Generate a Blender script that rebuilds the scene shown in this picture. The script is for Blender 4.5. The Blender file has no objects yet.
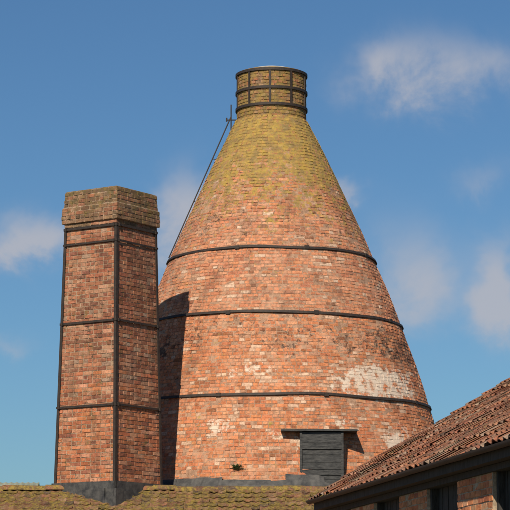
import bpy, math, random
import numpy as np
from mathutils import Vector, noise
rng = random.Random(7)
S = bpy.context.scene
S.view_settings.view_transform='Standard'; S.view_settings.look='None'; S.view_settings.exposure=0
rad=math.radians

# ------------------------------------------------------------------ helpers
class Buf:
    def __init__(s): s.v=[]; s.f=[]; s.c=[]
    def add(s,vs,fs,col):
        b=len(s.v); s.v.extend(vs); s.f.extend([tuple(i+b for i in f) for f in fs]); s.c.extend([col]*len(vs))
def empty(name,loc=(0,0,0),rz=0):
    o=bpy.data.objects.new(name,None); o.location=loc; o.rotation_euler=(0,0,rz); S.collection.objects.link(o); return o
def mk(name,v,f,mat,parent=None,cols=None,smooth=False):
    me=bpy.data.meshes.new(name); me.from_pydata([tuple(p) for p in v],[],f)
    if cols is not None:
        a=me.attributes.new('Col','FLOAT_COLOR','POINT')
        arr=np.ones((len(v),4),dtype=np.float32)
        c=np.array([t if len(t)==4 else (t[0],t[1],t[2],.5) for t in cols],dtype=np.float32)
        arr[:,:4]=c
        a.data.foreach_set('color',arr.ravel())
    me.materials.append(mat)
    if smooth:
        for p in me.polygons: p.use_smooth=True
    me.update()
    o=bpy.data.objects.new(name,me); S.collection.objects.link(o)
    if parent: o.parent=parent
    return o
def box_vf(c,sx,sy,sz,rz=0,bev=0.0):
    ca,sa=math.cos(rz),math.sin(rz); vs=[]
    for dz in(-1,1):
        for dx,dy in((-1,-1),(1,-1),(1,1),(-1,1)):
            x,y=dx*sx/2,dy*sy/2
            vs.append((c[0]+x*ca-y*sa,c[1]+x*sa+y*ca,c[2]+dz*sz/2))
    return vs,[(3,2,1,0),(4,5,6,7),(0,1,5,4),(1,2,6,5),(2,3,7,6),(3,0,4,7)]
def add_box(B,c,sx,sy,sz,rz=0,col=(.1,.1,.1)):
    v,f=box_vf(c,sx,sy,sz,rz); B.add(v,f,col)
def ring_vf(R,z,h,t,seg=160,Rtop=None,wob=0):
    Rtop=R if Rtop is None else Rtop
    vs=[];fs=[]
    for i in range(seg):
        a=2*math.pi*i/seg; c,s=math.cos(a),math.sin(a)
        w=wob*noise.noise(Vector((c*2,s*2,z)))
        for r,zz in((R-.04,z-h/2),(R+t,z-h/2),(Rtop+t,z+h/2),(Rtop-.04,z+h/2)):
            vs.append((r*c,r*s,zz+w))
    for i in range(seg):
        j=(i+1)%seg
        for k in range(4):
            l=(k+1)%4; fs.append((i*4+k,j*4+k,j*4+l,i*4+l))
    return vs,fs
def rod(B,p,q,r,col=(.03,.03,.03),n=8):
    p=Vector(p);q=Vector(q);d=(q-p).normalized(); a=d.orthogonal().normalized(); b=d.cross(a)
    vs=[]
    for P in(p,q):
        for i in range(n):
            t=2*math.pi*i/n; vs.append(tuple(P+a*math.cos(t)*r+b*math.sin(t)*r))
    fs=[(i,(i+1)%n,n+(i+1)%n,n+i) for i in range(n)]+[tuple(range(n))[::-1],tuple(range(n,2*n))]
    B.add(vs,fs,col)
def brick(B,p00,p10,p11,p01,n,depth,col,inset=.004):
    c=(p00+p10+p11+p01)/4
    o=[]
    for p in(p00,p10,p11,p01):
        d=c-p; L=d.length
        j=Vector((rng.uniform(-1,1),rng.uniform(-1,1),rng.uniform(-1,1)))*.005
        o.append(tuple(p+d*(inset/max(L,.01))*1.4+j))
    inn=[tuple(p-n*depth) for p in(p00,p10,p11,p01)]
    B.add(o+inn,[(0,1,2,3),(4,5,1,0),(5,6,2,1),(6,7,3,2),(7,4,0,3)],col)
def pick(pal,lo=.84,hi=1.16):
    t=rng.random()*sum(w for _,w in pal)
    for c,w in pal:
        t-=w
        if t<=0: break
    k=rng.uniform(lo,hi); return (c[0]*k*rng.uniform(.95,1.05),c[1]*k,c[2]*k*rng.uniform(.94,1.06))

# ------------------------------------------------------------------ materials
def newmat(name):
    m=bpy.data.materials.new(name); m.use_nodes=True; nt=m.node_tree
    return m,nt,nt.nodes['Principled BSDF']
class N:
    def __init__(s,nt): s.nt=nt
    def n(s,t,**k):
        x=s.nt.nodes.new(t)
        for a,b in k.items(): setattr(x,a,b)
        return x
    def l(s,a,b): s.nt.links.new(a,b)
    def inp(s,node,i,v):
        if hasattr(v,'is_output'): s.l(v,node.inputs[i])
        else: node.inputs[i].default_value=v
    def math(s,op,a,b=0.0,c=0.0,clamp=False):
        x=s.n('ShaderNodeMath',operation=op); x.use_clamp=clamp
        s.inp(x,0,a);s.inp(x,1,b);s.inp(x,2,c)
        return x.outputs[0]
    def noise(s,vec,scale,detail=4,rough=.6,dist=0):
        x=s.n('ShaderNodeTexNoise'); s.l(vec,x.inputs['Vector'])
        x.inputs['Scale'].default_value=scale;x.inputs['Detail'].default_value=detail
        x.inputs['Roughness'].default_value=rough;x.inputs['Distortion'].default_value=dist
        return x.outputs['Fac']
    def rng(s,v,a,b,c,d,smooth=False):
        x=s.n('ShaderNodeMapRange'); x.interpolation_type='SMOOTHSTEP' if smooth else 'LINEAR'
        s.inp(x,0,v)
        for i,k in enumerate((a,b,c,d)): s.inp(x,i+1,k)
        return x.outputs[0]
    def mix(s,f,a,b,mode='MIX'):
        x=s.n('ShaderNodeMix',data_type='RGBA',blend_type=mode)
        s.inp(x,0,f); 
        for i,v in((6,a),(7,b)):
            if hasattr(v,'is_output'): s.l(v,x.inputs[i])
            else: x.inputs[i].default_value=(v[0],v[1],v[2],1)
        return x.outputs[2]
    def obj(s,scale=None,off=None):
        t=s.n('ShaderNodeTexCoord').outputs['Object']
        if scale or off:
            m=s.n('ShaderNodeMapping'); s.l(t,m.inputs[0])
            if scale: m.inputs['Scale'].default_value=scale
            if off: m.inputs['Location'].default_value=off
            t=m.outputs[0]
        return t
    def gray(s,v):
        x=s.n('ShaderNodeCombineColor')
        for i in range(3): s.l(v,x.inputs[i])
        return x.outputs[0]

def masonry(name,base=None,lich=None,lcol=(.41,.285,.06),lcol2=(.20,.15,.06),soot=.35,pale=.3,bump=.3,lscale=2.2,zones=False,blk=.63):
    m,nt,p=newmat(name); g=N(nt); co=g.obj()
    a=g.n('ShaderNodeAttribute'); a.attribute_name='Col'
    if base is None: col=a.outputs['Color']
    else:
        col=g.mix(g.noise(co,5,3),tuple(x*.65 for x in base),tuple(x*1.35 for x in base))
    f=g.rng(g.noise(co,17,5,.8),.32,.68,.55,1.42); col=g.mix(1,col,g.gray(f),'MULTIPLY')
    nmid=g.noise(g.obj(off=(1,5,2)),6.5,7,.85)
    npal=g.noise(g.obj(off=(7,3,1)),2.4,7,.82)
    pm=g.rng(npal,.49,.62,0,pale,True)
    col=g.mix(pm,col,(.54,.33,.22))
    sm=g.rng(g.noise(g.obj(scale=(1.3,1.3,.5),off=(3,9,4)),1.4,7,.78),.50,.66,0,soot,True)
    col=g.mix(sm,col,(.15,.07,.045))
    if zones:
        al=a.outputs['Alpha']
        pz=g.math('MULTIPLY',g.math('SUBTRACT',al,.5),2,clamp=True)
        dz=g.math('MULTIPLY',g.math('SUBTRACT',.5,al),2,clamp=True)
        npz=g.noise(g.obj(off=(2,2,8)),3.6,6,.78)
        t=g.math('SUBTRACT',.72,g.math('MULTIPLY',pz,.265))
        k=g.rng(g.math('SUBTRACT',npz,t),-.04,.06,0,.88,True); col=g.mix(k,col,(.66,.55,.45))
        t=g.math('SUBTRACT',.655,g.math('MULTIPLY',dz,.155))
        k=g.rng(g.math('SUBTRACT',nmid,t),-.025,.035,0,.86,True); col=g.mix(k,col,(.055,.037,.03))
    else:
        bk=g.rng(nmid,blk-.03,blk+.03,0,.8*min(1,soot*2),True); col=g.mix(bk,col,(.055,.038,.03))
    if lich:
        z=g.n('ShaderNodeSeparateXYZ'); g.l(co,z.inputs[0])
        T=g.rng(z.outputs[2],lich[0],lich[1],lich[2],lich[3])
        n1=g.math('ADD',g.math('MULTIPLY',g.noise(co,lscale,6,.8),.5),g.math('MULTIPLY',g.noise(g.obj(off=(3,3,3)),9,6,.8),.5))
        d=g.math('SUBTRACT',n1,T)
        lm=g.rng(d,-.03,.05,0,.88,True)
        lc=g.mix(g.rng(g.noise(g.obj(off=(8,2,6)),6,6,.82),.40,.60,0,1),lcol,lcol2)
        lc=g.mix(g.rng(g.noise(g.obj(off=(6,6,6)),11,5,.8),.54,.62,0,.75),lc,(.34,.14,.07))
        col=g.mix(lm,col,lc)
    g.l(col,p.inputs['Base Color']); p.inputs['Roughness'].default_value=.92
    p.inputs['Specular IOR Level'].default_value=.2
    b=g.n('ShaderNodeBump'); b.inputs['Strength'].default_value=bump; b.inputs['Distance'].default_value=.02
    g.l(g.noise(co,45,3,.7),b.inputs['Height']); g.l(b.outputs[0],p.inputs['Normal'])
    return m
def simple(name,a,b,scale=8,rough=.8,bump=.2,metal=0,stretch=None):
    m,nt,p=newmat(name); g=N(nt); co=g.obj(scale=stretch) if stretch else g.obj()
    n=g.noise(co,scale,5,.68)
    g.l(g.mix(g.rng(n,.35,.65,0,1),a,b),p.inputs['Base Color'])
    p.inputs['Roughness'].default_value=rough; p.inputs['Metallic'].default_value=metal
    bp=g.n('ShaderNodeBump'); bp.inputs['Strength'].default_value=bump; bp.inputs['Distance'].default_value=.01
    g.l(n,bp.inputs['Height']); g.l(bp.outputs[0],p.inputs['Normal'])
    return m
def tilemat(name,moss,mcol,pale=.25):
    m,nt,p=newmat(name); g=N(nt); co=g.obj()
    a=g.n('ShaderNodeAttribute'); a.attribute_name='Col'; col=a.outputs['Color']
    col=g.mix(1,col,g.gray(g.rng(g.noise(co,14,4,.7),.3,.7,.6,1.35)),'MULTIPLY')
    col=g.mix(g.rng(g.noise(g.obj(off=(4,4,4)),22,3,.7),.56,.66,0,pale,True),col,(.40,.36,.28))
    col=g.mix(g.rng(g.noise(g.obj(off=(9,1,4)),5,6,.75),.5,.62,0,.65,True),col,(.055,.042,.034))
    mm=g.rng(g.noise(g.obj(off=(2,8,4)),4.5,7,.85),moss,moss+.06,0,.9,True)
    mc=g.mix(g.rng(g.noise(co,14,4,.75),.42,.58,0,1),mcol,(mcol[0]*.35,mcol[1]*.37,mcol[2]*.7))
    col=g.mix(mm,col,mc)
    g.l(col,p.inputs['Base Color']); p.inputs['Roughness'].default_value=.9; p.inputs['Specular IOR Level'].default_value=.2
    b=g.n('ShaderNodeBump'); b.inputs['Strength'].default_value=.5; b.inputs['Distance'].default_value=.02
    g.l(g.noise(co,35,4,.7),b.inputs['Height']); g.l(b.outputs[0],p.inputs['Normal'])
    return m
LK=(9.9,12.8,.60,.40)
M_kb=masonry('kiln_brick',lich=LK,soot=.5,pale=.5,zones=True)
M_km=masonry('kiln_mortar',base=(.35,.21,.14),lich=LK,soot=.45,pale=.4,zones=True)
LN=(0,1,.46,.46)
M_nb=masonry('neck_brick',lich=LN,lcol=(.32,.22,.055),lcol2=(.15,.115,.055),soot=.5,pale=.3,blk=.6)
M_nm=masonry('neck_mortar',base=(.25,.18,.12),lich=LN,lcol=(.32,.22,.055),lcol2=(.15,.115,.055),soot=.5,pale=.3,blk=.6)
LC=(10.0,10.8,.57,.47)
M_cb=masonry('chimney_brick',lich=LC,lcol=(.20,.14,.05),lcol2=(.10,.08,.045),soot=.65,pale=.35,lscale=3.5,blk=.585)
M_cm=masonry('chimney_mortar',base=(.32,.23,.16),lich=LC,lcol=(.20,.14,.05),lcol2=(.10,.08,.045),soot=.4,pale=.3,lscale=3.5,blk=.585)
M_wb=masonry('wall_brick',soot=.1,pale=.3)
M_wm=masonry('wall_mortar',base=(.40,.31,.22),soot=.1,pale=.2)
M_iron=simple('black_iron',(.016,.013,.012),(.045,.028,.02),14,.7,.3)
M_lead=simple('lead',(.022,.023,.026),(.085,.082,.078),6,.65,.4)
M_wood=simple('tarred_timber',(.012,.011,.01),(.05,.045,.04),5,.85,.6,stretch=(6,6,1))
M_slate=simple('weathered_black_board',(.009,.010,.012),(.06,.06,.06),4,.75,.6,stretch=(1.6,6,7))
M_lid=simple('cap_lid',(.36,.36,.35),(.55,.55,.53),5,.6,.1)
M_under=simple('roof_underlay',(.04,.03,.025),(.07,.05,.04),6)
M_tileL=tilemat('mossy_tile',.455,(.30,.215,.05),.3)
M_tileR=tilemat('clay_tile',.56,(.19,.155,.065),.4)
M_ground=simple('ground_grass_gravel',(.07,.08,.035),(.16,.14,.1),.6,.95,.3)
M_shed=simple('corrugated_sheet',(.2,.22,.17),(.33,.34,.27),1.5,.6,.1)
M_leaf=simple('leaf',(.03,.06,.015),(.08,.11,.03),9,.7,.1)

# ------------------------------------------------------------------ bottle kiln
KX,KY=.38,54.0
kiln=empty('bottle_kiln',(KX,KY,0))
tab=[(13.39,.81),(12.74,1.15),(11.69,1.72),(10.92,2.00),(10.14,2.29),(9.49,2.60),(8.69,2.90),(7.78,3.24),(6.76,3.56),(5.85,3.81),(5.18,4.0),(2.5,4.5),(0,4.8)]
pf=np.poly1d(np.polyfit([a for a,_ in tab],[b for _,b in tab],4))
def KR(z): return float(pf(z))
def wob(a,z): return .03*noise.noise(Vector((math.cos(a)*2.2,math.sin(a)*2.2,z*.9)))+.008*noise.noise(Vector((math.cos(a)*9,math.sin(a)*9,z*3)))
PK=[((.53,.20,.092),5),((.47,.165,.078),4),((.54,.255,.145),3),((.40,.135,.07),2.3),((.45,.27,.175),.8),((.27,.115,.07),.7)]
def field(a,z):
    x,y=math.cos(a),math.sin(a)
    v=Vector((x*3,y*3,z)); n1=noise.noise(v*.9+Vector((5,1,9))); n2=noise.noise(v*1.7+Vector((1,7,3)))
    aa=math.degrees(a)%360
    def bump(t,c,w): return math.exp(-((t-c)/w)**2)
    d=.85*bump(z,7.75,.6)*(.85+1.0*n1)+.4*bump(z,6.2,.35)*(.5+n2)+.4*bump(z,10.8,.8)*(.6+n1)+.2+.45*max(0,n2)
    p=1.45*bump(z,7.1,.45)*bump(aa,313,25)+.9*bump(z,5.9,.55)*(.5+n2)+.6*bump(z,9.4,.6)*max(0,n2+.25)+.8*bump(z,7.25,.4)*bump(aa,262,16)
    p=max(0,p); d=max(0,d)*max(0,1-p*1.3)
    return d,p
def kcol(x,y,z,a):
    c=pick(PK); d,p=field(a,z)
    n1=noise.noise(Vector((x,y,z))*2.6)
    r=rng.random()
    if r<.015+.11*d*max(0,1+2*n1): k=rng.uniform(.25,.55); c=tuple(t*k for t in c)
    elif r>1-.025-.22*p: k=rng.uniform(.85,1.08); c=(.58*k,.44*k,.33*k)
    if 8.62<z<11: t=(.47,.235,.15)
    elif z<=8.62: t=(.53,.20,.09)
    else: t=(.43,.2,.11)
    c=tuple(c[i]*.72+t[i]*.28 for i in range(3))
    return (c[0],c[1],c[2],min(1,max(0,.5+.5*p-.5*d)))
B=Buf(); H=.077; z=0; k=0
while z<13.38:
    z1=z+H; hdr=(k%3==1); L=.122 if (hdr or z>12.0) else .236
    Rm=KR(z+H/2); n=max(12,round(2*math.pi*Rm/L)); off=(k%2)*.5*(1 if not hdr else .5)+rng.uniform(-.12,.12)
    g=.010/Rm/2
    for i in range(n):
        a0=2*math.pi*(i+off)/n+g; a1=2*math.pi*(i+1+off)/n-g; am=(a0+a1)/2
        if math.pi*.04<am%(2*math.pi)<math.pi*.96 and z<6: continue
        sub=[(a0,a1)]
        if not hdr and z<=12.0 and rng.random()<.28: sub=[(a0,am-g),(am+g,a1)]
        for b0,b1 in sub:
            bm=(b0+b1)/2
            pr=rng.uniform(-.003,.0035)
            if rng.random()<.05: pr-=.008
            pr+=wob(bm,z)
            r0=KR(z)+pr; r1=KR(z1)+pr; dz=.014*noise.noise(Vector((math.cos(bm)*3,math.sin(bm)*3,z*.3)))
            zz0=z+.005+rng.uniform(-.002,.002)+dz; zz1=z1-.005+dz
            P=lambda r,a,zz: Vector((r*math.cos(a),r*math.sin(a),zz))
            nn=Vector((math.cos(bm),math.sin(bm),.35)).normalized()
            brick(B,P(r0,b0,zz0),P(r0,b1,zz0),P(r1,b1,zz1),P(r1,b0,zz1),nn,.03,kcol(Rm*math.cos(bm),Rm*math.sin(bm),z,bm))
    z=z1;k+=1
mk('brickwork',B.v,B.f,M_kb,kiln,B.c)
vs=[];fs=[];cs=[];NS=260;rows=[i*.15 for i in range(0,90)]
for zz in rows:
    for i in range(NS):
        a=2*math.pi*i/NS; r=KR(zz)-.0055+wob(a,zz); vs.append((r*math.cos(a),r*math.sin(a),zz))
        d,p=field(a,zz); cs.append((.3,.2,.15,min(1,max(0,.5+.5*p-.5*d))))
for j in range(len(rows)-1):
    for i in range(NS):
        i2=(i+1)%NS; fs.append((j*NS+i,j*NS+i2,(j+1)*NS+i2,(j+1)*NS+i))
mk('mortar_core',vs,fs,M_km,kiln,cs,smooth=True)
# neck / cap
B=Buf(); z=13.36;k=0; RC=.80
while z<14.45:
    n=40;off=(k%2)*.5
    for i in range(n):
        a0=2*math.pi*(i+off)/n+.006; a1=2*math.pi*(i+1+off)/n-.006
        r=RC+rng.uniform(-.006,.006)
        P=lambda r,a,zz: Vector((r*math.cos(a),r*math.sin(a),zz))
        c=pick([((.33,.17,.09),3),((.34,.13,.07),3),((.2,.13,.08),2),((.4,.25,.15),1)])
        brick(B,P(r,a0,z+.005),P(r,a1,z+.005),P(r,a1,z+H-.005),P(r,a0,z+H-.005),Vector((math.cos((a0+a1)/2),math.sin((a0+a1)/2),0)),.03,c)
    z+=H;k+=1
mk('neck_brickwork',B.v,B.f,M_nb,kiln,B.c)
ztop=z
vs=[];fs=[]
for zz,r in((13.3,RC-.013),(ztop,RC-.013),(ztop+.01,RC-.04),(ztop+.01,.5)):
    for i in range(96):
        a=2*math.pi*i/96; vs.append((r*math.cos(a),r*math.sin(a),zz))
for j in range(3):
    for i in range(96):
        i2=(i+1)%96; fs.append((j*96+i,j*96+i2,(j+1)*96+i2,(j+1)*96+i))
mk('neck_core',vs,fs,M_nm,kiln,[(.3,.2,.1)]*len(vs))
vs=[];fs=[]
prof=[(.58,ztop-.02),(.58,ztop+.05),(.5,ztop+.09),(.25,ztop+.12),(.02,ztop+.13)]
for r,zz in prof:
    for i in range(48):
        a=2*math.pi*i/48; vs.append((r*math.cos(a),r*math.sin(a),zz))
for j in range(4):
    for i in range(48):
        i2=(i+1)%48; fs.append((j*48+i,j*48+i2,(j+1)*48+i2,(j+1)*48+i))
mk('flue_lid',vs,fs,M_lid,kiln,smooth=True)
# hoops
B=Buf()
for zz in(10.11,8.60,6.76):
    v,f=ring_vf(KR(zz-.03)+.018,zz,.055,.018,200,KR(zz+.03)+.018,wob=.035); B.add(v,f,(0,0,0))
    for a in(-1.9,-1.25,-.5,.7,2.4):     # bolted joints
        R=KR(zz)+.035; add_box(B,(R*math.cos(a),R*math.sin(a),zz),.04,.10,.075,a)
for zz in(ztop-.05,ztop-.47,ztop-.86):
    v,f=ring_vf(RC+.006,zz,.06,.025,96); B.add(v,f,(0,0,0))
for i in range(10):
    a=-math.pi/2+rad(-3)+i*2*math.pi/10; R=RC+.012
    add_box(B,(R*math.cos(a),R*math.sin(a),ztop-.46),.025,.045,.82,a)
mk('iron_hoops',B.v,B.f,M_iron,kiln)
# stay rod with bracket
B=Buf()
bot=(-2.34,-.15,10.2)
rod(B,(-.93,-.1,13.5),bot,.014)
rod(B,(-.93,-.1,13.15),(-.93,-.1,13.78),.014)
rod(B,(-.6,-.1,13.42),(-1.03,-.1,13.42),.014)
rod(B,(-1.03,-.1,13.38),(-1.03,-.1,13.47),.016)
for t in(.3,.6):
    x=-.93+(-2.34+.93)*t; zz=13.5+(10.2-13.5)*t; rod(B,(x,-.1,zz),(-KR(zz)+.02,-.1,zz-.02),.010)
mk('stay_rod',B.v,B.f,M_iron,kiln)
# lead flashing round foot where the roof meets it: overlapping dressed sheets
B=Buf()
a=0
while a<2*math.pi:
    w=rng.uniform(.08,.20); dzv=rng.uniform(-.08,.07); off=rng.uniform(.0,.02)
    vs=[]
    for j,(zz,dr) in enumerate(((4.2,.09),(4.80,.07),(4.96+dzv,.03))):
        for i in range(9):
            t=a+(w+.015)*i/8; zc_=zz+(.02*noise.noise(Vector((t*11,j,0))) if j else 0)
            r=KR(zc_)+dr+off+.02*noise.noise(Vector((t*14,3,j))); vs.append((r*math.cos(t),r*math.sin(t),zc_))
    fs=[(j*9+i,j*9+i+1,(j+1)*9+i+1,(j+1)*9+i) for j in range(2) for i in range(8)]
    B.add(vs,fs,(0,0,0)); a+=w
mk('lead_flashing',B.v,B.f,M_lead,kiln)
# loading hatch : tarred boards in a projecting frame, slab lintel
B=Buf(); hx=1.01; hy=-3.95; W=.86
zb,zt=4.6,5.93
add_box(B,(hx,hy+.45,(zb+zt)/2),W-.04,.8,zt-zb-.02)
zz=zb
while zz<zt-.03:
    h=rng.uniform(.09,.2); h=min(h,zt-zz)
    add_box(B,(hx+rng.uniform(-.014,.014),hy+.02+rng.uniform(-.022,.022),zz+h/2),W-rng.uniform(.0,.05),.05,h-.012,rng.uniform(-.01,.01)); zz+=h
add_box(B,(hx-W/2,hy+.03,(zb+zt)/2),.05,.09,zt-zb)
add_box(B,(hx+W/2,hy+.03,(zb+zt)/2),.05,.09,zt-zb)
add_box(B,(hx-.05,hy+.33,zt+.025),1.6,.8,.038,rad(0))
mk('loading_hatch',B.v,B.f,M_slate,kiln)

# ------------------------------------------------------------------ square chimney
ch=empty('brick_chimney',(-3.01,49.4,0),rad(55.5))
def CS(z): return 1.33+(10.1-z)*.040   # side length
PC=[((.35,.145,.08),4),((.30,.11,.062),5),((.40,.205,.125),2),((.20,.08,.052),3),((.31,.2,.14),1)]
PCl=[((.44,.16,.075),5),((.37,.125,.062),4),((.46,.22,.13),2),((.24,.09,.055),1.5)]
B=Buf()
def course(B,z,h,s0,s1,k,pal,L=.245):
    for face in range(4):
        a=face*math.pi/2; nx=Vector((math.cos(a),math.sin(a),0)); ux=Vector((-math.sin(a),math.cos(a),0))
        n=max(3,round(s0/L)); hd=(k%2==1)
        if hd: cuts=[-.5]+[-.5+ (i+.5)/n for i in range(n)]+[.5]
        else: cuts=[-.5+i/n for i in range(n+1)]
        if k%4==2: cuts=[-.5+i/(2*n) for i in range(2*n+1)]
        for i in range(len(cuts)-1):
            pr=rng.uniform(-.003,.004); g=.0055
            d0=s0/2+pr; d1=s1/2+pr
            u0,u1=cuts[i],cuts[i+1]
            g0=0 if i==0 else g; g1=0 if i==len(cuts)-2 else g
            p=lambda u,d,s,zz,gg: nx*d+ux*(u*s+gg)+Vector((0,0,zz))
            brick(B,p(u0,d0,s0,z+.006,g0),p(u1,d0,s0,z+.006,-g1),p(u1,d1,s1,z+h-.006,-g1),p(u0,d1,s1,z+h-.006,g0),nx,.03,pick(pal,.78,1.2))
z=0;k=0;H2=.084
while z<10.05:
    pal=PCl if z<6.6+rng.uniform(-.5,.5) else PC
    course(B,z,H2,CS(z),CS(z+H2),k,pal); z+=H2;k+=1
zc=z
PCC=[((.22,.13,.075),4),((.28,.12,.07),3),((.14,.09,.055),3)]
for j in range(9):
    s=[1.375,1.46,1.47,1.46,1.45,1.395,1.39,1.38,1.37][j]
    course(B,zc+j*H2,H2,s,s-.002,j,PCC)
mk('brickwork',B.v,B.f,M_cb,ch,B.c)
vs=[];fs=[];levels=[(0,CS(0)-.016),(zc,CS(zc)-.016),(zc+.002,1.355),(zc+H2,1.355),(zc+H2+.002,1.442),(zc+4*H2,1.442),(zc+4*H2+.02,1.433),(zc+5*H2,1.43),(zc+5*H2+.03,1.375),(zc+9*H2+.01,1.35),(zc+9*H2+.03,1.25),(zc+9*H2+.03,.8),(zc+8*H2,.8)]
for zz,s in levels:
    h=s/2; vs+=[(-h,-h,zz),(h,-h,zz),(h,h,zz),(-h,h,zz)]
for j in range(len(levels)-1):
    for i in range(4):
        i2=(i+1)%4; fs.append((j*4+i,j*4+i2,j*4+4+i2,j*4+4+i))
fs.append(tuple(range(len(vs)-4,len(vs))))
mk('mortar_core',vs,fs,M_cm,ch)
B=Buf()
for sx in(-1,1):
    for sy in(-1,1):
        for dirx in(1,0):
            vs=[]
            for zz in(4.3,zc-.01):
                h=CS(zz)/2+.008; t=.016; w=.048
                if dirx: pts=[(h+t,h+t),(h-w,h+t),(h-w,h),(h,h)]
                else: pts=[(h+t+.002,h+t-.002),(h+.001,h-.001),(h+.001,h-w),(h+t+.002,h-w)]
                for x,y in pts: vs.append((sx*x,sy*y,zz))
            B.add(vs,[(0,1,5,4),(1,2,6,5),(2,3,7,6),(3,0,4,7),(0,1,2,3),(4,5,6,7)],(0,0,0))
for zz,hh in((9.72,.036),(8.07,.045),(6.34,.045),(zc-.03,.05)):
    h=CS(zz)/2+.018
    for a in range(4):
        c,s_=math.cos(a*math.pi/2),math.sin(a*math.pi/2)
        add_box(B,(c*(h+.009),s_*(h+.009),zz+.0),.018,2*h+.03,hh,a*math.pi/2)
        for e in(-1,1):
            add_box(B,(c*(h+.02)-s_*e*(h-.06),s_*(h+.02)+c*e*(h-.06),zz),.04,.035,hh+.02,a*math.pi/2)
mk('iron_straps',B.v,B.f,M_iron,ch)
B=Buf()
for a in range(4):
    c,s_=math.cos(a*math.pi/2),math.sin(a*math.pi/2); h=CS(4.7)/2+.03
    add_box(B,(c*h,s_*h,4.46),.05,2*h+.05,.66,a*math.pi/2)
    for q_ in range(6):   # stepped lead soakers
        t=(-5/12+q_/6)*(2*h+.12); hh=rng.uniform(.44,.66)
        add_box(B,(c*(h+.04)-s_*t,s_*(h+.04)+c*t,4.0+hh/2),.04+rng.uniform(0,.02),(2*h+.12)/6-.004,hh,a*math.pi/2+rng.uniform(-.01,.01))
mk('lead_flashing',B.v,B.f,M_lead,ch)

# ------------------------------------------------------------------ pantile roofs
def pantiles(B,O,u,v,nrm,nu,nv,tw,tl,pal,amp=.028,jit=1.0,sag=0):
    NP=9
    for r in range(nv):
        for c in range(nu):
            base=O+u*(c*tw)+v*(r*tl-.03)
            base=base+nrm*(sag*noise.noise(Vector((c*tw*.5,r*tl*.5,3))))
            ju=rng.uniform(-.006,.006)*jit; jv=rng.uniform(-.015,.015)*jit; jh=rng.uniform(-.004,.008)*jit; sk=rng.uniform(-.012,.012)*jit
            T=[];Bt=[];U=[]
            for i in range(NP):
                t=i/(NP-1); h=amp*math.cos(2*math.pi*(t*1.04-.02))
                x=t*tw*1.02+ju
                T.append(base+u*x+v*(jv+sk*t)+nrm*(h+.030+jh))
                Bt.append(base+u*x+v*(jv+sk*t)+nrm*(h+.014+jh))
                U.append(base+u*(x-ju)+v*(tl+.05)+nrm*(h+.008))
            vs=[tuple(p) for p in T+U+Bt]
            fs=[]
            for i in range(NP-1):
                fs.append((i,i+1,NP+i+1,NP+i)); fs.append((2*NP+i,2*NP+i+1,i+1,i))
            B.add(vs,fs,pick(pal,.78,1.18))
def halfround(B,p,q,r,n,pal,up=Vector((0,0,1))):
    p=Vector(p);q=Vector(q);d=(q-p)/n; dn=d.normalized(); s=dn.cross(up).normalized(); w=s.cross(dn)
    for i in range(n):
        a=p+d*i; b=a+d*1.04; o=w*rng.uniform(-.018,.018)+s*rng.uniform(-.01,.01); vs=[]
        for P,rr in((a,r*1.04),(b,r*.95)):
            for j in range(11):
                t=math.pi*j/10; vs.append(tuple(P+o+s*math.cos(t)*rr+w*math.sin(t)*rr))
        fs=[(j,j+1,12+j,11+j) for j in range(10)]
        fs.append(tuple(range(11)))
        B.add(vs,fs,pick(pal))

shed=empty('tile_roofed_shed',(0,0,0))
PL=[((.26,.12,.07),3),((.2,.10,.06),3),((.3,.17,.1),2),((.13,.085,.06),2)]
th=rad(25); RZ=4.66; RY=49.1; XL,XR=-13.5,3.2
B=Buf(); v=Vector((0,math.cos(th),math.sin(th))); nrm=Vector((0,-math.sin(th),math.cos(th))); u=Vector((1,0,0))
TL=.22; NV=17
run=NV*TL; O=Vector((XL,RY,RZ))-v*run
pantiles(B,O,u,v,nrm,int((XR-XL)/.17),NV,.17,TL,PL,amp=.011,jit=1.8,sag=.06)
v2=Vector((0,-math.cos(th),math.sin(th))); n2=Vector((0,math.sin(th),math.cos(th)))
pantiles(B,Vector((XR,RY,RZ))-v2*run,-u,v2,n2,int((XR-XL)/.2),NV,.2,TL,PL,amp=.013)
halfround(B,(XL,RY,RZ-.02),(XR,RY,RZ-.02),.10,38,PL)
mk('pantile_roof',B.v,B.f,M_tileL,shed,B.c)
e=run*math.cos(th); ez=RZ-run*math.sin(th)
mk('roof_underlay',[(XL,RY-e,ez-.06),(XR,RY-e,ez-.06),(XR,RY,RZ-.06),(XL,RY,RZ-.06),(XL,RY+e,ez-.06),(XR,RY+e,ez-.06)],[(0,1,2,3),(3,2,5,4)],M_under,shed)
B=Buf()
def wall_bricks(B,o,u,n,w,z0,z1,pal,L=.27,H=.09):
    z=z0;k=0
    while z+H<=z1+.001:
        x=-(k%2)*L/2
        while x<w:
            a=max(0,x)+.0055; b=min(w,x+L)-.0055
            if b-a>.03:
                pr=rng.uniform(-.004,.005); P=lambda xx,zz:o+u*xx+n*pr+Vector((0,0,zz))
                brick(B,P(a,z+.006),P(b,z+.006),P(b,z+H-.006),P(a,z+H-.006),n,.03,pick(pal))
            x+=L
        z+=H;k+=1
PW=[((.57,.22,.10),5),((.52,.18,.08),4),((.56,.30,.165),2),((.40,.14,.075),1)]
wy=RY-e+.25
wall_bricks(B,Vector((XL+.2,wy,0)),u,Vector((0,-1,0)),XR-XL-.4,0,ez-.02,PW)
mk('front_wall_bricks',B.v,B.f,M_wb,shed,B.c)
x0,x1,y0,y1=XL+.2,XR-.2,wy+.01,RY+e-.25; zt_=ez+.0
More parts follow.
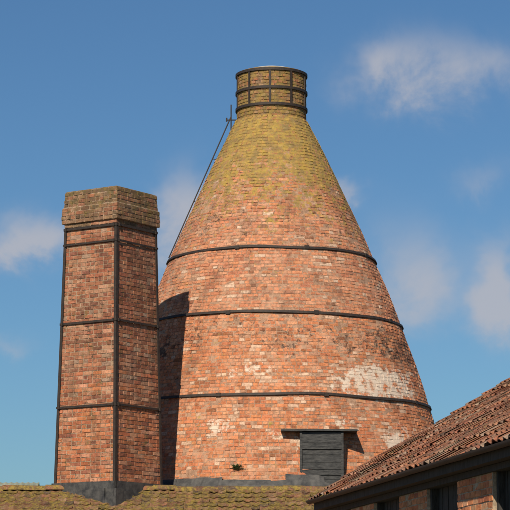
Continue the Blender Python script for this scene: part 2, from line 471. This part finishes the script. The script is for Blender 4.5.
vs=[(x0,y0,0),(x1,y0,0),(x1,y1,0),(x0,y1,0),(x0,y0,zt_),(x1,y0,zt_),(x1,y1,zt_),(x0,y1,zt_),(x0,RY,RZ-.15),(x1,RY,RZ-.15)]
mk('walls',vs,[(0,1,5,4),(2,3,7,6),(1,2,6,9,5),(3,0,4,8,7)],M_wm,shed)

# right building : roof slope facing left, eave running back from the camera
rb=empty('brick_drying_shed',(0,0,0))
E0=Vector((.90,38.0,3.80)); ed=Vector((.167,-.986,0)).normalized(); gd=Vector((.986,.167,0)).normalized()
ang=rad(30.9); vv=gd*math.cos(ang)+Vector((0,0,math.sin(ang))); nn=(-gd*math.sin(ang)+Vector((0,0,math.cos(ang))))
PR=[((.31,.125,.068),4),((.25,.10,.06),4),((.34,.175,.11),2.5),((.17,.09,.06),2),((.34,.23,.16),1)]
LEN=17.0; NV=18
B=Buf(); pantiles(B,E0,ed,vv,nn,int(LEN/.25),NV,.25,.3,PR,amp=.022,jit=1.1,sag=.07)
rr=NV*.3; RT=E0+vv*rr
gd2=-gd; vv2=gd2*math.cos(ang)+Vector((0,0,math.sin(ang))); nn2=(-gd2*math.sin(ang)+Vector((0,0,math.cos(ang))))
E2=E0+gd*(2*rr*math.cos(ang))+ed*LEN
pantiles(B,E2,-ed,vv2,nn2,int(LEN/.25),NV,.25,.3,PR)
halfround(B,RT,RT+ed*LEN,.12,42,PR)
mk('pantile_roof',B.v,B.f,M_tileR,rb,B.c)
q=lambda p:p-Vector((0,0,.06))
A=[q(E0),q(E0+ed*LEN),q(RT+ed*LEN),q(RT),q(E2-ed*LEN),q(E2)]
mk('roof_underlay',A,[(0,1,2,3),(3,2,5,4)],M_under,rb)
yaw=math.atan2(ed.y,ed.x)
def obox(B,s0,s1,g0,g1,z0,z1,col=(.05,.05,.05)):
    c=E0+ed*((s0+s1)/2)+gd*((g0+g1)/2); add_box(B,(c.x,c.y,(z0+z1)/2),s1-s0,abs(g1-g0),z1-z0,yaw,col)
B=Buf(); obox(B,0,LEN,.03,.06,3.64,3.75); obox(B,0,LEN,.06,.24,3.64,3.66)
obox(B,0,LEN,.17,.37,3.56,3.635)
mk('fascia_and_lintel',B.v,B.f,M_wood,rb)
vs=[];fs=[]
sN=40
for i in range(sN+1):
    P=E0+ed*(LEN*i/sN)-gd*.045
    for j in range(9):
        t=math.pi+math.pi*j/8; vs.append(tuple(P+gd*math.cos(t)*.055+Vector((0,0,-.01+math.sin(t)*.055+.006*noise.noise(Vector((i*.7,0,0)))))))
for i in range(sN):
    for j in range(8): fs.append((i*9+j,i*9+j+1,(i+1)*9+j+1,(i+1)*9+j))
mk('gutter',vs,fs,M_iron,rb,smooth=True)
B=Buf();BW=Buf();nw=-gd
def pier(s0,s1,z0=0,z1=3.555):
    o=E0+ed*s0+gd*.20; o.z=0
    n=int((z1-z0)/.083); 
    wall_bricks(B,o+Vector((0,0,z1-z0-n*.083)),ed,nw,s1-s0,z0,z0+n*.083+.001,PW,H=.083,L=.25)
    obox(BW,s0+.002,s1-.002,.206,.42,z0,z1+.003)
edges=[(0,.5),(2.0,3.6),(5.2,6.8),(8.4,10.05),(11.6,13.2),(14.8,16.2),(16.9,17)]
for a,b in edges: pier(a,b)
prev=None
for a,b in edges:
    if prev is not None: pier(prev+.001,a-.001,0,1.0)
    prev=b
mk('brick_piers',B.v,B.f,M_wb,rb,B.c)
mk('pier_core',BW.v,BW.f,M_wm,rb)
B=Buf(); prev=None
for a,b in edges:
    if prev is not None:
        s=prev+.03
        while s<a-.1:
            w=.145; obox(B,s,min(s+w-.01,a),.33+rng.uniform(0,.012),.36,1.0,3.558); s+=w
        obox(B,prev,prev+.08,.25,.38,1.0,3.558); obox(B,a-.08,a,.25,.38,1.0,3.558)
    prev=b
mk('timber_shutters',B.v,B.f,M_wood,rb)
W2=2*rr*math.cos(ang)-.3
c=[E0+gd*.25+ed*.05,E0+gd*W2+ed*.05,E0+gd*W2+ed*(LEN-.1),E0+gd*.25+ed*(LEN-.1)]
vs=[(p.x,p.y,0) for p in c]+[(p.x,p.y,3.72) for p in c]
r1=RT+ed*.05;r2=RT+ed*(LEN-.1); vs+=[(r1.x,r1.y,RT.z-.15),(r2.x,r2.y,RT.z-.15)]
mk('end_walls',vs,[(0,1,5,8,4),(1,2,6,5),(2,3,7,9,6)],M_wm,rb)

# ------------------------------------------------------------------ distant shed, ground, weeds
ds=empty('corrugated_shed',(-16,78,0))
vs=[];fs=[];n=400
for i in range(n+1):
    x=-9+18*i/n; hz=.018*math.cos(i*math.pi/2*1.0)
    vs+=[(x,-3,5.35+hz),(x,0,6.69+hz),(x,3,5.35+hz)]
for i in range(n): b=i*3; fs+=[(b,b+3,b+4,b+1),(b+1,b+4,b+5,b+2)]
mk('sheet_roof',vs,fs,M_shed,ds)
B=Buf(); add_box(B,(0,0,2.6),17.6,5.6,5.2); mk('walls',B.v,B.f,M_shed,ds)
mk('ground',[(-1500,-1500,0),(1500,-1500,0),(1500,1500,0),(-1500,1500,0)],[(0,1,2,3)],M_ground)

def weed(name,loc,n,size):
    B=Buf()
    for i in range(n):
        a=rng.uniform(0,2*math.pi); el=rng.uniform(.5,1.5); L=size*rng.uniform(.5,1.1)
        d=Vector((math.cos(a)*math.cos(el),-abs(math.sin(a))*math.cos(el),math.sin(el))); s=d.cross(Vector((0,0,1))).normalized()
        m=7
        for j in range(1,m):
            t=j/m; P=d*L*t+Vector((0,0,-L*.5*t*t))
            for sg in(-1,1):
                w=L*.22*(1-t)+.008; tip=P+s*sg*w+d*.03+Vector((0,0,-.01)); q2=P+d*L*.09
                B.add([tuple(P),tuple(tip),tuple(q2)],[(0,1,2)],(0,0,0))
    o=mk(name,B.v,B.f,M_leaf); o.location=loc
weed('fern_plant',(-.39,50.07,5.12),48,.26)

# ------------------------------------------------------------------ sun and sky
SE,SA=34,14.5
sun=bpy.data.lights.new('sun','SUN'); sun.energy=5.0; sun.angle=rad(.5); sun.color=(1,.88,.70)
so=bpy.data.objects.new('sun',sun); S.collection.objects.link(so)
d=Vector((math.sin(rad(SA))*math.cos(rad(SE)),math.cos(rad(SA))*math.cos(rad(SE)),-math.sin(rad(SE))))
so.rotation_euler=d.to_track_quat('-Z','Y').to_euler()
w=bpy.data.worlds.new('World'); S.world=w; w.use_nodes=True; nt=w.node_tree; g=N(nt)
sky=g.n('ShaderNodeTexSky',sky_type='NISHITA'); sky.sun_disc=False; sky.sun_elevation=rad(SE); sky.sun_rotation=rad(180+SA)
sky.altitude=0; sky.air_density=1.0; sky.dust_density=.5; sky.ozone_density=2.0
gen=g.n('ShaderNodeTexCoord').outputs['Generated']
sep=g.n('ShaderNodeSeparateXYZ'); g.l(gen,sep.inputs[0])
az=g.math('MULTIPLY',g.math('ARCTAN2',sep.outputs[0],sep.outputs[1]),57.2958)
el=g.math('MULTIPLY',g.math('ARCSINE',sep.outputs[2]),57.2958)
n1=g.noise(gen,24,7,.6,.3)
wx=g.math('MULTIPLY',g.math('SUBTRACT',g.noise(gen,26,4,.6),.5),3.2)
azw=g.math('ADD',az,wx); elw=g.math('ADD',el,g.math('MULTIPLY',g.math('SUBTRACT',n1,.5),2.2))
tot=None
for a,e_,rx,ry,st in[(4.6,13.5,2.0,.85,1.0),(3.4,13.8,.9,.5,.4),(-5.3,9.5,1.05,.65,1.15),(-1.9,9.9,.85,1.25,1.35),(3.6,8.6,1.4,1.5,.85),(5.9,8.3,.65,1.3,1.1),(2.45,10.8,.5,.35,.7),(-5.8,7.0,.9,.4,.45),(5.7,11.1,.9,.35,.35),(-10,11,2,1.2,1),(10,12,2.4,1.3,1),(16,9,3,1,1),(-18,10,3,1.4,1)]:
    dx=g.math('DIVIDE',g.math('SUBTRACT',azw,a),rx); dy=g.math('DIVIDE',g.math('SUBTRACT',elw,e_),ry)
    r2=g.math('ADD',g.math('MULTIPLY',dx,dx),g.math('MULTIPLY',dy,dy))
    gz=g.math('MULTIPLY',g.math('EXPONENT',g.math('MULTIPLY',r2,-1.0)),st)
    tot=gz if tot is None else g.math('ADD',tot,gz)
dens=g.math('MULTIPLY',tot,g.rng(n1,.32,.62,.45,1.25))
dens=g.rng(dens,.02,1.25,0,.85,True)
skyc=g.mix(1,sky.outputs[0],(.54,.80,1.02),'MULTIPLY')
c=g.mix(dens,skyc,(6.5,6.6,7.3))
bg=nt.nodes['Background']; g.l(c,bg.inputs[0]); bg.inputs[1].default_value=.07

cam=bpy.data.cameras.new('camera'); cam.sensor_width=36; cam.lens=36*2400/510; cam.clip_end=5000; cam.clip_start=.5
co=bpy.data.objects.new('camera',cam); S.collection.objects.link(co); co.location=(0,0,1.6); co.rotation_euler=(rad(90+9.15),0,0)
S.camera=co
